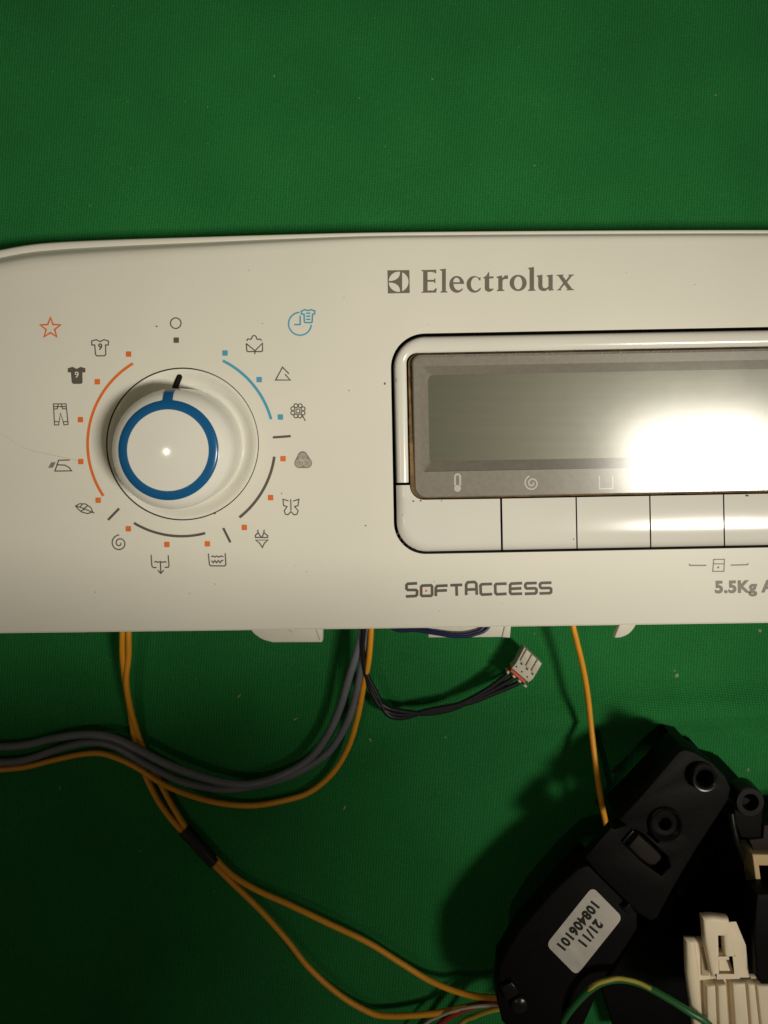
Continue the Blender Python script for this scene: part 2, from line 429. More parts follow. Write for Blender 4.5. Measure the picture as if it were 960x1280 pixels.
# --- dial
dish = [(23.6, Z0 - 4), (23.6, Z0 - 0.35), (23.45, Z0 - 0.15), (23.1, Z0 - 0.2), (22.4, Z0 - 0.6), (21.4, Z0 - 1.4), (20.4, Z0 - 2.3), (19.4, Z0 - 3.0), (18.7, Z0 - 3.3), (16, Z0 - 3.4)]
DI = lathe('dial_dish', KC, dish, M['knob'], PAN)
lathe('dial_well', KC, [(24.3, Z0 - 6), (0.01, Z0 - 6)], M['joint'], DI, 48)
K = [(18.3, Z0 - 4), (18.25, Z0 + 4), (18.1, Z0 + 8.5), (17.85, Z0 + 11.2), (17.45, Z0 + 12.7), (16.8, Z0 + 13.8), (15.9, Z0 + 14.6), (14.9, Z0 + 15.25), (14.0, Z0 + 15.65), (13.0, Z0 + 15.85), (11.9, Z0 + 15.95),
     (9, Z0 + 16.1), (6, Z0 + 16.3), (3, Z0 + 16.48), (1.2, Z0 + 16.53), (0.001, Z0 + 16.54)]
KC2 = (KC[0], KC[1] - 0.9)
KN = lathe('dial_knob', KC2, K, M['knob'], PAN)
def offprof(pr, d): return [(r + d * 0.5, z + d) for r, z in pr]
lathe('blue_ring', KC2, [(14.72, Z0 + 15.25), (14.6, Z0 + 15.5), (14.0, Z0 + 15.75), (13.0, Z0 + 15.94), (11.95, Z0 + 16.03), (11.85, Z0 + 15.9)], M['blue'], KN)
def pointer():
    V = []; Fc = []; pr = [(14.2, Z0 + 15.72), (14.95, Z0 + 15.35), (15.95, Z0 + 14.72), (16.87, Z0 + 13.92), (17.55, Z0 + 12.78), (17.95, Z0 + 11.3)]
    rows = 9
    for r, z in pr:
        for j in range(rows):
            wd = 3.0 + (1.0 if r < 14.6 else 0) 
            s = (j / (rows - 1) - 0.5) * wd
            a = math.pi / 2 + s / r + R(1.0)
            V.append(((KC2[0] + r * math.cos(a)) / 1000, (KC2[1] + r * math.sin(a)) / 1000, z / 1000))
    for i in range(len(pr) - 1):
        for j in range(rows - 1): Fc.append((i * rows + j, i * rows + j + 1, (i + 1) * rows + j + 1, (i + 1) * rows + j))
    mesh('pointer', V, Fc, M['blue'], KN, True)
pointer()
def slot():
    z = Z0 - 2.55; p0 = Vector((224.2, 471.5)); p1 = Vector((218.8, 484.5)); d = (p1 - p0).normalized(); n = Vector((-d.y, d.x)); r = 3.7
    lp = []
    for i in range(13): a = math.pi * i / 12; lp.append(p0 - d * r * math.sin(a) + n * r * math.cos(a))
    for i in range(13): a = math.pi * i / 12; lp.append(p1 + d * r * math.sin(a) - n * r * math.cos(a))
    V = []
    for p in lp:
        q = MM(p.x, p.y, z); rr = math.hypot(q[0] - KC[0], q[1] - KC[1])
        zz = z
        for (r1, z1), (r2, z2) in zip(dish[2:], dish[3:]):
            if r2 <= rr <= r1: zz = z1 + (z2 - z1) * (r1 - rr) / (r1 - r2)
        V.append(P(p.x, p.y, zz + 0.12))
    mesh('indicator_slot', V, [tuple(range(len(V)))], M['black_gloss'], DI)
slot()

# --- display frame, window, buttons (local picture coordinates before the 1 degree turn)
def frame():
    o = [(494, 603.5)] + arc(533, 461, 39.5, 39.5, 180, 90, 14) + [(700, 421.5), (960, 421.5)] + arc(1249, 461, 39.5, 39.5, 90, 0, 14) + [(1288.5, 603.5)]
    i = [(509.8, 603.5)] + arc(523.5, 454.5, 13.7, 12.5, 180, 90, 14) + [(700, 442), (960, 442)] + arc(1258, 454.5, 12.5, 12.5, 90, 0, 14) + [(1270.5, 603.5)]
    pr = [(0, -6), (0, -0.6), (0.04, 0.0), (0.11, 0.55), (0.22, 0.95), (0.4, 1.15), (0.65, 1.15), (0.88, 0.9), (0.97, 0.6), (1, 0.2), (1, -6)]
    V = []; Fc = []; n = len(o)
    for t, z in pr:
        for a, b in zip(o, i):
            q = rot((a[0] + (b[0] - a[0]) * t, a[1] + (b[1] - a[1]) * t)); V.append(P(q[0], q[1], Z0 + z))
    for r in range(len(pr) - 1):
        for k in range(n - 1): Fc.append((r * n + k, r * n + k + 1, (r + 1) * n + k + 1, (r + 1) * n + k))
    for e in (0, n - 1): Fc.append(tuple(r * n + e for r in range(len(pr))))
    return smooth_by_angle(mesh('display_frame', V, Fc, M['button'], PAN), 50)
frame()
def ring_strip(name, po, pi, zo, zi, m, parent):
    V = [P(*rot(p), zo) for p in po] + [P(*rot(p), zi) for p in pi]; n = len(po)
    return mesh(name, V, [(k, (k + 1) % n, n + (k + 1) % n, n + k) for k in range(n)], m, parent)
WZ = Z0 + 0.2
def wz(y): return WZ + (534 - y) * 0.25 * 0.045       # the cover leans a little towards the lower edge
def window():
    W0 = rrect(517, 444.5, 1264.5, 623, [11, 11, 15, 15], 8)
    W1 = rrect(518.5, 447.5, 1263, 621.5, [9, 9, 13, 13], 8)
    W2 = rrect(526, 458.5, 1255.5, 590.5, [6, 6, 5, 5], 8)
    W3 = rrect(536.5, 470, 1245, 577.5, [7, 7, 3, 3], 8)
    n = len(W0); V = []; Fc = []
    for lp, f in ((W0, lambda y: Z0 - 6), (W0, lambda y: wz(y) - 0.75), (W1, lambda y: wz(y) - 0.22), (W2, lambda y: wz(y) - 0.22), (W2, lambda y: wz(y) - 0.5), (W3, lambda y: wz(y) - 3.4), (W3, lambda y: Z0 - 6)):
        V += [P(*rot(p), f(p[1])) for p in lp]
    for r in range(6): Fc += [(r * n + k, r * n + (k + 1) % n, (r + 1) * n + (k + 1) % n, (r + 1) * n + k) for k in range(n)]
    w = smooth_by_angle(mesh('display_window', V, Fc, M['bezel'], PAN), 30)
    V = [P(*rot(p), wz(p[1]) - 3.35) for p in W3]
    mesh('liquid_crystal_screen', V, [tuple(range(len(V)))], M['lcd'], w)
    V = [P(*rot(p), wz(p[1])) for p in W1]; nn = len(V)
    mesh('clear_cover', V, [tuple(range(nn))], M['lens'], w)
    # rusty dirt in the joint on the left and top
    gp = rrect(512, 443, 1269, 624.6, [13, 13, 17, 17], 8)
    ring_strip('grime_seam', gp, rrect(517.3, 445, 1264, 622.6, [11, 11, 15, 15], 8), Z0 - 1.0, Z0 - 1.4, M['rust'], w)
    zi = lambda y: wz(y) + 0.04
    def icon(name, lines, wd):
        VV = []; FF = []
        for it in lines:
            pts, cl = it if isinstance(it, tuple) else (it, False)
            vs, fs = ribbon_geo(pts, wd, cl); b = len(VV)
            VV += [P(v[0], v[1], wz(v[1] + (v[0] - 490) * 0.0189) - 0.17) for v in vs]; FF += [tuple(b + i for i in f) for f in fs]
        mesh(name, VV, FF, M['white_ink'], w)
    icon('thermometer_icon', [([(575.2, 607), (575.2, 596)] + arc(572, 596, 3.2, 3.2, 0, 180, 8) + [(568.8, 607)], False), (circ(571.9, 610.5, 3.1, 18), True), (circ(571.9, 610.5, 1.0, 10), True)], 2.2)
    def spiral(cx, cy, r0, r1, a0, turns, n=48):
        return [(cx + (r0 + (r1 - r0) * i / n) * math.cos(R(a0 + 360 * turns * i / n)), cy - (r0 + (r1 - r0) * i / n) * math.sin(R(a0 + 360 * turns * i / n))) for i in range(n + 1)]
    icon('spin_icon', [spiral(665, 604, 1.5, 9.5, 20, -1.75)], 1.7)
    icon('tub_icon', [[(749, 595), (749.5, 611), (766, 610.5), (766, 594.5)]], 1.6)
    icon('clock_icon', [(circ(936, 601, 8.5, 24), True), [(936, 596), (936, 601), (940, 601)]], 1.5)
window()
def rbox_sdf(x, y, x0, y0, x1, y1, r):
    cx, cy = (x0 + x1) / 2, (y0 + y1) / 2
    qx, qy = abs(x - cx) - (x1 - x0) / 2 + r, abs(y - cy) - (y1 - y0) / 2 + r
    return math.hypot(max(qx, 0), max(qy, 0)) + min(max(qx, qy), 0) - r
def crown(x, y):
    z = 0.25 + 1.15 * (1 - ((y - 667) / 46) ** 2) if y < 667 else 1.4 - 1.0 * ((y - 667) / 23) ** 2
    if y < 622: z = 0.25 + 1.15 * (1 - (45 / 46) ** 2)
    d = -rbox_sdf(x, y, 494, 380, 1288, 690, 37)
    if d < 11: z -= 1.3 * ((11 - d) / 11) ** 2
    return max(z, -1.2)
def plate(name, outline, parent, m, cx, cy):
    bm = bmesh.new(); vs = [bm.verts.new((x, y, 0)) for x, y in outline]; bm.faces.new(vs)
    for c in cy: bmesh.ops.bisect_plane(bm, geom=bm.verts[:] + bm.edges[:] + bm.faces[:], plane_co=(0, c, 0), plane_no=(0, 1, 0))
    for c in cx: bmesh.ops.bisect_plane(bm, geom=bm.verts[:] + bm.edges[:] + bm.faces[:], plane_co=(c, 0, 0), plane_no=(1, 0, 0))
    bmesh.ops.triangulate(bm, faces=[f for f in bm.faces if len(f.verts) > 4])
    bd = [e for e in bm.edges if e.is_boundary]
    ex = bmesh.ops.extrude_edge_only(bm, edges=bd)
    lows = set(v for v in ex['geom'] if isinstance(v, bmesh.types.BMVert))
    for v in bm.verts:
        x, y = v.co.x, v.co.y
        q = rot((x, y))
        v.co = P(q[0], q[1], Z0 + (crown(x, y) if v not in lows else -6.5))
    bmesh.ops.recalc_face_normals(bm, faces=bm.faces)
    bd = [e for e in bm.edges if len(e.link_faces) == 2 and e.calc_face_angle() > 0.9]
    me = bpy.data.meshes.new(name); bm.to_mesh(me); bm.free()
    return smooth_by_angle(link(name, me, m, parent), 40)
CY = [628, 634, 640, 645, 650, 655, 659, 663, 667, 671, 675, 679, 682, 685, 687.5]
first = [(494.2, 606.8), (511, 606.8)] + arc(529, 607.5, 17.8, 18, 180, 270, 10) + [(623.6, 626)] + [(623.6, 690)] + arc(531, 653, 36.8, 37, 270, 180, 12)
plate('button', first, PAN, M['button'], [496, 498, 500.5, 503.5, 507, 512, 518, 525, 533], CY + [612, 617, 622])['label'] = 'wide end button with rounded corner and a strip rising beside the display'
seps = [625, 718.7, 810.8, 903, 995.5, 1088, 1180]
for a, b in zip(seps, seps[1:]):
    plate('button', [(a + (1.2 if a < 640 else 0.9), 626), (b - 0.8, 626), (b - 0.8, 690), (a + (1.2 if a < 640 else 0.9), 690)], PAN, M['button'], [a + 2.5, b - 2.3], CY)
last = [(2 * 891.2 - x, y) for x, y in first]; last = [(x if x > 1190 else 1181.4, y) for x, y in last]
plate('button', last[::-1], PAN, M['button'], [1286, 1283, 1279, 1272, 1262, 1250], CY + [612, 617, 622])

# --- printing on the panel face
def prt(name, lines, w, m): return strokes(name, lines, w, ZP, M[m], PAN)
def zoomed(pts, ox, oy, k): return [(ox + x / k, oy + y / k) for x, y in pts]
for a0, a1, m in ((239, 122, None),): pass
def parc(x0, y0, x1, y1, r, ccw):
    a0 = math.degrees(math.atan2(-(y0 - 555), x0 - 227)); a1 = math.degrees(math.atan2(-(y1 - 555), x1 - 227))
    if ccw and a1 < a0: a1 += 360
    if not ccw and a1 > a0: a1 -= 360
    return arc(227, 554.8, r, r, a0, a1, 40)
prt('scale_arc', [parc(166, 454, 131, 619, 117.5, True)], 3.5, 'orange_ink')
prt('scale_arc', [parc(278, 452, 340, 524, 116, False)], 3.5, 'blue_ink')
prt('scale_arc', [parc(343, 571, 300, 648, 117, False)], 3.4, 'ink')
prt('scale_arc', [parc(168, 653, 257, 668.5, 115.5, True)], 3.2, 'ink')
for p, q in (((341, 546.8), (363.5, 545.2)), ((135, 650), (149, 635.6)), ((279, 660), (288, 678))): prt('scale_tick', [[p, q]], 3.0, 'ink')
for x, y, m in ((220.3, 425.2, 'ink'), (281.3, 441.3, 'blue_ink'), (324, 474.5, 'blue_ink'), (350.5, 521.3, 'blue_ink'), (353.8, 573.4, 'orange_ink'), (338.3, 622, 'orange_ink'), (305.4, 659.3, 'orange_ink'),
                (259.2, 679.8, 'orange_ink'), (208.6, 680.6, 'orange_ink'), (160.4, 661, 'orange_ink'), (122.7, 625.3, 'orange_ink'), (101, 577, 'orange_ink'), (100.5, 524.6, 'orange_ink'), (121.6, 477.2, 'orange_ink'), (160.7, 442.6, 'orange_ink')):
    s = 3.4; flat('scale_dot', [rrect(x - s, y - s, x + s, y + s, 0.8, 2)], ZP, M[m], PAN)
prt('off_icon', [(circ(219.7, 404, 6.6, 32), True)], 1.5, 'ink')
st = []
for i in range(10):
    r = 13.2 if i % 2 == 0 else 5.6; a = R(90 + 36 * i); st.append((63 + r * math.cos(a), 410.2 - r * math.sin(a)))
prt('star_icon', [(st, True)], 2.1, 'orange_ink')
SH = [(114.6, 426.3), (120.5, 424.6), (125.2, 427), (130, 424.6), (135.6, 426.3), (135.4, 431.3), (132, 431.2), (132.2, 443), (130.6, 444.8), (121, 444.8), (119.4, 443), (118.4, 431.2), (114.8, 431.3)]
prt('shirt_icon', [(SH, True)], 1.5, 'ink'); text('shirt_number', '9', 125.3, 433.8, 11, ZP, M['ink'], PAN, 0, 0.35)
flat('dark_shirt_icon', [[(95.8 + (x - 125.2) * 1.06, 469 + (y - 434.5) * 1.06) for x, y in SH]], ZP, M['ink'], PAN)
text('shirt_number', '9', 95.9, 468.8, 11, ZP + 0.03, M['white'], PAN, 0, 0.1)
z4 = lambda p: zoomed(p, 50, 490, 7.385)
prt('trousers_icon', [(z4([(124, 110), (240, 110), (260, 298), (222, 304), (190, 195), (172, 304), (134, 304)]), True), z4([(126, 158), (160, 155), (168, 114)]), z4([(198, 114), (208, 155), (244, 155)]),
                      z4([(132, 272), (172, 276)]), z4([(216, 276), (256, 272)]), z4([(126, 135), (240, 135)])], 1.3, 'ink')
prt('iron_icon', [(z4([(275, 628), (172, 630), (138, 730), (292, 728), (270, 698), (228, 675), (158, 672)]), False)], 1.5, 'ink')
prt('steam_icon', [z4([(82, 700), (112, 648)]), z4([(98, 700), (126, 650)]), z4([(112, 698), (138, 648)])], 1.7, 'ink_light')
z3 = lambda p: zoomed(p, 0, 500, 4)
prt('leaf_icon', [(z3([(378, 530), (398, 519), (428, 520), (454, 538), (464, 560), (438, 568), (408, 560), (390, 545)]), True), z3([(380, 530), (420, 543), (472, 566)]), z3([(420, 543), (442, 526)]), z3([(424, 545), (402, 557)]), z3([(400, 535), (412, 522)])], 1.4, 'ink')
def spiral(cx, cy, r0, r1, a0, turns, n=60): return [(cx + (r0 + (r1 - r0) * i / n) * math.cos(R(a0 + 360 * turns * i / n)), cy - (r0 + (r1 - r0) * i / n) * math.sin(R(a0 + 360 * turns * i / n))) for i in range(n + 1)]
prt('spin_icon', [spiral(149.4, 679, 1.4, 10.4, 20, -1.8)], 1.5, 'ink')
z6 = lambda p: zoomed(p, 120, 640, 5.333)
prt('drain_icon', [z6([(367, 286), (373, 362), (382, 370), (404, 371)]), z6([(481, 288), (487, 358), (482, 368), (458, 370)]), z6([(388, 335), (400, 330), (410, 336), (430, 331), (448, 336), (458, 331), (470, 335)]), z6([(430, 335), (432, 405)]), z6([(412, 388), (432, 410), (452, 388)])], 1.5, 'ink')
prt('rinse_icon', [z6([(749, 277), (756, 350), (764, 359), (856, 360), (866, 352), (861, 275)]), z6([(768, 299), (780, 293), (792, 301), (806, 293), (820, 301), (834, 293), (850, 299)]),
                   z6([(770, 324), (782, 338), (792, 324), (804, 338), (816, 324), (828, 338), (838, 324), (848, 322)])], 1.5, 'ink')
z7 = lambda p: zoomed(p, 300, 550, 8.53)
prt('bikini_icon', [z7([(190, 958), (192, 985)]), z7([(258, 958), (255, 985)]), (z7([(193, 988), (226, 1038), (166, 1040), (164, 1018)]), True), (z7([(255, 988), (296, 1022), (294, 1040), (234, 1040)]), True), (z7([(168, 1068), (298, 1066), (262, 1098), (238, 1146), (208, 1098)]), True)], 1.5, 'ink')
prt('butterfly_icon', [z7([(518, 650), (458, 632), (465, 700), (502, 710), (472, 755), (484, 792), (510, 798), (543, 764), (577, 798), (606, 792), (621, 755), (582, 710), (619, 700), (628, 632), (566, 652)]), z7([(541, 632), (544, 752)])], 1.4, 'ink')
def wool():
    lobes = [(668, 168), (636, 245), (712, 245)]
    pts = []
    for a0, (cx, cy) in zip((150, 265, 30), ((668, 170), (636, 246), (712, 246))): pass
    pts = arc(668, 172, 52, 52, 150, 30, 10) + arc(716, 246, 52, 54, 30, -90, 10) + arc(634, 246, 54, 54, -90, -210, 10)
    flat('wool_icon', [z7(pts)], ZP, M['ink_light'], PAN)
    L = []
    for cx, cy in ((668, 180), (715, 244), (634, 244)):
        for r in (14, 27, 40): L.append((z7(circ(cx, cy, r, 20)), True))
    strokes('wool_strand', L, 0.45, ZP + 0.02, M['white'], PAN)
wool()
z2 = lambda p: zoomed(p, 240, 320, 4)
fl = [(circ(240 + 530 / 4, 320 + 775 / 4, 2.6, 12), True)]
for i in range(8):
    a = R(22 + 45 * i); fl.append((circ(372.5 + 6.9 * math.cos(a), 513.6 - 6.9 * math.sin(a), 2.5, 10), True))
fl.append(z2([(552, 797), (567, 825)]))
prt('flower_icon', fl, 1.3, 'ink')
z5 = lambda p: zoomed(p, 290, 370, 8)
prt('triangle_icon', [z5([(570, 778), (505, 712), (436, 840), (582, 841), (530, 782)])], 1.5, 'ink')
prt('cotton_icon', [z5([tuple(v) for v in smoothline([(148, 450), (158, 430), (190, 432), (204, 404), (222, 396), (240, 405), (252, 433), (282, 431), (295, 447)], 4)]), z5([(143, 475), (148, 548), (158, 556), (296, 556), (306, 545), (305, 472), (230, 548), (143, 475)]), z5([(229, 548), (229, 582)])], 1.5, 'ink')
prt('delay_icon', [z5(arc(680, 278, 114, 114, 92, 355, 40)), z5([(682, 196), (682, 286), (622, 286)]), (z5([(694, 152), (730, 137), (760, 146), (792, 137), (829, 150), (826, 180), (806, 182), (802, 258), (794, 266), (732, 266), (724, 258), (722, 182), (696, 180)]), True),
                   z5([(742, 172), (784, 172)]), z5([(742, 202), (784, 202)]), z5([(742, 234), (784, 234)])], 1.9, 'blue_ink')
# emblem and maker's lettering
e1 = lambda p: zoomed(p, 470, 320, 7.385)
e2 = lambda p: zoomed(p, 590, 320, 6.857)
al = math.degrees(math.acos(34 / 94))
petal_r = arc(208, 238, 93, 93, al, -al, 20)
petal_u = arc(210, 238, 93, 93, 175, 82, 16) + [(219, 178), (204, 203), (180, 220), (150, 229)]
petal_d = arc(210, 238, 93, 93, 185, 278, 16) + [(219, 298), (204, 273), (180, 256), (150, 247)]
flat('emblem', [e1([(106, 132), (308, 130), (312, 342), (110, 346)]), e1(petal_r), e1(petal_u), e1(petal_d)], ZP, M['logo'], PAN)
GL = [('E', [e1([(415, 130), (556, 126), (556, 160), (546, 160), (534, 147), (476, 147), (476, 220), (536, 220), (540, 206), (548, 206), (548, 252), (540, 252), (536, 238), (476, 238), (476, 318), (532, 318), (550, 298), (562, 298), (556, 338), (418, 340), (418, 334), (436, 326), (436, 144), (418, 136)])]),
      ('l', [e1([(588, 124), (645, 116), (645, 322), (662, 332), (662, 337), (594, 338), (594, 332), (610, 322), (610, 140), (590, 132)])]),
      ('e', [e1(arc(746, 262, 69, 78, 3, 322, 40) + [(800, 296)] + arc(762, 256, 46, 60, 312, 182, 16) + [(815, 257)]), e1(arc(744, 242, 31, 42, 0, 180, 16))]),
      ('c', [e1([(966, 194), (964, 226), (952, 224)] + arc(920, 258, 44, 62, 62, 312, 24) + [(968, 292), (968, 304)] + arc(908, 262, 72, 77, 318, 52, 32))]),
      ('t', [e2([(98, 192), (98, 184), (122, 170), (142, 138), (148, 138), (148, 176), (186, 174), (182, 192), (148, 193), (148, 272), (158, 282), (184, 278), (184, 288), (160, 306), (138, 308), (116, 296), (110, 280), (110, 193)])]),
      ('r', [e2([(210, 178), (258, 166), (260, 190), (284, 166), (308, 166), (308, 198), (286, 196), (270, 202), (262, 214), (262, 284), (278, 294), (278, 300), (212, 302), (212, 296), (226, 286), (226, 192), (212, 186)])]),
      ('o', [e2(arc(396, 231, 73, 70, 0, 360, 40)[:-1]), e2(arc(396, 231, 35, 55, 0, 360, 32)[:-1])]),
      ('l', [e2([(480, 102), (532, 94), (532, 284), (546, 292), (546, 298), (480, 300), (480, 294), (494, 284), (494, 116), (482, 108)])]),
      ('u', [e2([(555, 168), (604, 160), (604, 260), (616, 276), (638, 276), (656, 262), (656, 182), (640, 172), (640, 166), (692, 158), (692, 280), (700, 290), (700, 294), (658, 298), (656, 280), (630, 300), (600, 300), (576, 286), (568, 262), (568, 184), (556, 174)])]),
      ('x', [e2([(725, 162), (786, 158), (786, 164), (776, 168), (806, 208), (834, 172), (826, 166), (826, 160), (874, 158), (874, 164), (858, 170), (816, 224), (858, 280), (876, 288), (876, 293), (810, 295), (810, 289), (820, 284), (792, 246), (760, 284), (768, 290), (768, 295), (728, 295), (728, 290), (744, 284), (782, 232), (742, 174), (726, 168)])])]
for ch, lp in GL: flat('raised_letter' if False else 'letter', lp, ZP, M['logo'], PAN)
sa = lambda p: zoomed(p, 500, 715, 4.8)
def sl(*pp): return [sa(p) for p in pp]
SA = [sl([(103, 68), (47, 71), (39, 79), (39, 100), (47, 108), (96, 108), (103, 115), (102, 137), (94, 144), (35, 147)]),
      [(sa([(134, 82), (186, 80), (192, 87), (193, 136), (186, 143), (134, 144), (127, 137), (127, 89)]), True)],
      sl([(215, 145), (215, 96), (223, 84), (286, 81)], [(216, 113), (282, 110)]),
      sl([(302, 80), (374, 77)], [(339, 79), (341, 143)]),
      sl([(397, 139), (397, 76), (407, 62), (448, 60), (458, 70), (461, 137)], [(398, 106), (459, 104)]),
      sl([(553, 72), (491, 74), (483, 82), (485, 128), (493, 136), (553, 133)]),
      sl([(640, 70), (579, 72), (571, 80), (573, 126), (581, 134), (640, 131)]),
      sl([(733, 67), (669, 70), (661, 78), (661, 124), (669, 132), (733, 130)], [(662, 101), (729, 98)]),
      sl([(821, 66), (760, 68), (752, 76), (753, 92), (760, 99), (812, 98), (819, 104), (819, 122), (812, 129), (749, 131)]),
      sl([(909, 64), (848, 66), (840, 74), (841, 90), (848, 97), (900, 96), (907, 102), (907, 120), (900, 127), (837, 129)])]
for ln in SA: prt('letter', ln, 3.5, 'ink')
flat('letter_dot', [circ(500 + 157 / 4.8, 715 + 113 / 4.8, 1.5, 10)], ZP, M['orange_ink'], PAN)
lk = lambda p: zoomed(p, 850, 690, 8.73)
prt('lock_icon', [(lk([(368, 82), (486, 80), (480, 211), (358, 212)]), True), lk([(364, 130), (484, 129)]), (lk(circ(418, 168, 6, 8)), True)], 1.3, 'ink_light')
prt('lock_bracket', [lk([(98, 130), (110, 147), (288, 146)])], 1.6, 'ink_light')
prt('lock_bracket', [lk([(555, 144), (735, 139), (747, 124)])], 1.6, 'ink_light')
text('capacity_lettering', '5.5Kg A', 893.5, 734.8, 20.5, ZP, M['ink_light'], PAN, 1.1, 0.95, 1.05, 'LEFT', 1.06)

# --- small marks of use on the panel
def specks(name, spots, m):
    V = []; Fc = []
    for x, y, s, z in spots:
        k = 7; b = len(V); ph = random.random() * 6
        for i in range(k):
            r = s * random.uniform(0.45, 1.1); a = ph + 2 * math.pi * i / k; V.append(P(x + r * math.cos(a), y + r * 0.8 * math.sin(a), z))
        Fc.append(tuple(range(b, b + k)))
    o = mesh(name, V, Fc, m, PAN); o['kind'] = 'stuff'; return o
sp = []
for i in range(22):
    sp.append((random.uniform(10, 940), random.choice((random.uniform(325, 410), random.uniform(705, 775))), random.uniform(0.4, 0.9), ZP))
sp += [(481, 479.5, 1.8, ZP), (268, 642, 2, ZP), (457, 657, 1.3, ZP), (196, 408, 1.6, ZP), (430, 372, 0.9, ZP), (436, 488, 1.1, ZP), (352, 617, 1.1, ZP), (119, 740, 0.9, ZP)]
specks('dirt_specks', sp, M['grime'])
def on_button(x, y):
    dx, dy = x - 490, y - 550
    return crown(490 + dx * math.cos(TH) - dy * math.sin(TH), 550 + dy * math.cos(TH) + dx * math.sin(TH)) + Z0 + 0.04
bs = [(516.5, 626.3, 1.6), (526, 626.2, 1.7), (552, 626.3, 1.3), (503, 643.5, 1.1), (497, 667, 1.9), (500.5, 673, 1.3), (504, 679, 1.6), (509, 684, 1.2), (934, 619.5, 2.2), (717, 674, 1.3)]
specks('button_grime', [(x, y, s, on_button(x, y)) for x, y, s in bs], M['grime'])
fg = []
for i in range(46):
    q = rot((513.4 + random.gauss(0, 1.0), random.uniform(455, 602))); fg.append((q[0], q[1], random.uniform(0.5, 1.3), Z0 + 1.22))
for i in range(34):
    q = rot((random.uniform(520, 960), 442.2 + random.gauss(0, 0.5))); fg.append((q[0], q[1], random.uniform(0.3, 0.8), Z0 + 1.2))
specks('frame_grime', fg, M['rust'])
pl = []
for i in range(40):
    q = rot((random.choice((random.uniform(530, 700), random.uniform(700, 960))), 446.2 + random.gauss(0, 0.4))); pl.append((q[0], q[1], random.uniform(0.3, 0.9), Z0 + 1.15))
specks('seam_lint', pl, M['crumb'])
specks('frame_grime', [(491.5 + 1.5, 459.5, 2.0, Z0 + 1.2), (496, 474, 1.0, Z0 + 1.2), (495.5, 476.5, 0.9, Z0 + 1.2)], M['grime'])
strokes('scratch', [smoothline([(-2, 541), (10, 547), (30, 560), (52, 566), (80, 572), (98, 576)], 4)], 0.9, ZP, M['tab'], PAN)

# --- mounting tabs that stick out below the panel edge
prism('mounting_tab', [[(312, 775), (312.5, 786.5)] + [tuple(v) for v in smoothline([(318, 793), (328, 799.5), (341, 803.2)], 4)] + [(402, 803), (403.5, 801), (403.5, 775)]], Z0 - 13, Z0 - 9, M['tab'], PAN, 0.35)
strokes('tab_rib', [[(395, 786), (399.5, 800)]], 1.3, Z0 - 8.9, M['cream_dark'], PAN); strokes('tab_rib', [[(360, 787), (366, 790.5)]], 1.1, Z0 - 8.9, M['cream_dark'], PAN)
prism('mounting_tab', [[(535.5, 775), (535.5, 797.2), (627, 796.5), (632, 775)]], Z0 - 13, Z0 - 9, M['tab'], PAN, 0.3)
prism('tab_rib', [[(633, 775), (639.5, 775), (637.5, 797.5), (627.5, 796.8)]], Z0 - 15, Z0 - 11.5, M['tab'], PAN, 0.3)
prism('mounting_tab', [[(779, 770), (768, 797), (771, 797.5)] + [tuple(v) for v in smoothline([(776, 797), (786, 792.5), (794, 783), (799, 770)], 4)]], Z0 - 12, Z0 - 9.5, M['tab'], PAN, 0.3)

# ---------------------------------------------------------------- wires
def wire_obj(name, pts, r, m, label, cat='wire', group=None):
    return tag(tube(name, pts, r, M[m]), label, cat, group)
gz = 4.0
wire_obj('grey_wire', [(456, 735, 13), (452, 785, 11), (450, 800, 10), (444, 822, 9), (436, 848, 7.5), (425, 885, 6), (409, 920, 5), (385, 950, 4.5), (350, 970, 4.5), (310, 980.5, 5), (267, 975, 5.5), (213, 957, 6), (173, 937, 6.3), (140, 922, 6), (107, 918, 5), (67, 923, 4), (33, 931, 3), (0, 933.5, 2.6), (-60, 932, 2.2), (-140, 940, 2)], 1.28, 'grey_wire',
         'upper of the two grey wires curving from under the panel to the left', 'wire', 'grey wires')
wire_obj('grey_wire', [(461, 735, 13), (457, 785, 11), (454.5, 815, 9), (450.5, 842, 8), (444, 873, 6), (433, 905, 4.5), (412, 938, 3.5), (380, 961, 3), (350, 973.5, 3), (320, 981, 2.3), (282, 986, 2.7), (233, 978, 4.2), (187, 957, 5.3), (147, 934, 5.2), (113, 927.5, 4), (73, 936, 2.8), (33, 949.5, 2.2), (0, 953, 2), (-60, 955, 1.8), (-140, 968, 1.8)], 1.28, 'grey_wire',
         'lower of the two grey wires, next to the single orange wire', 'wire', 'grey wires')
wire_obj('orange_wire', [(466, 735, 13), (464, 785, 12), (461, 825, 10), (455, 855, 8), (447, 897, 5.5), (435, 935, 3.5), (415, 967, 2.2), (387, 990, 1.7), (357, 1000, 1.6), (320, 1006.5, 1.6), (283, 1005, 1.8), (247, 997, 2.6), (207, 981.5, 4.4), (167, 957, 4.6), (133, 943, 3.2), (107, 942, 2.2), (67, 950, 1.6), (33, 958.5, 1.4), (0, 962, 1.3), (-60, 968, 1.3), (-140, 985, 1.3)], 0.95, 'orange_wire',
         'single orange wire running below the two grey wires')
PR = empty('orange_wire_pair', P(250, 1060, 0), 'pair of orange wires joined by a short black sleeve, running to the lock module', 'wire pair')
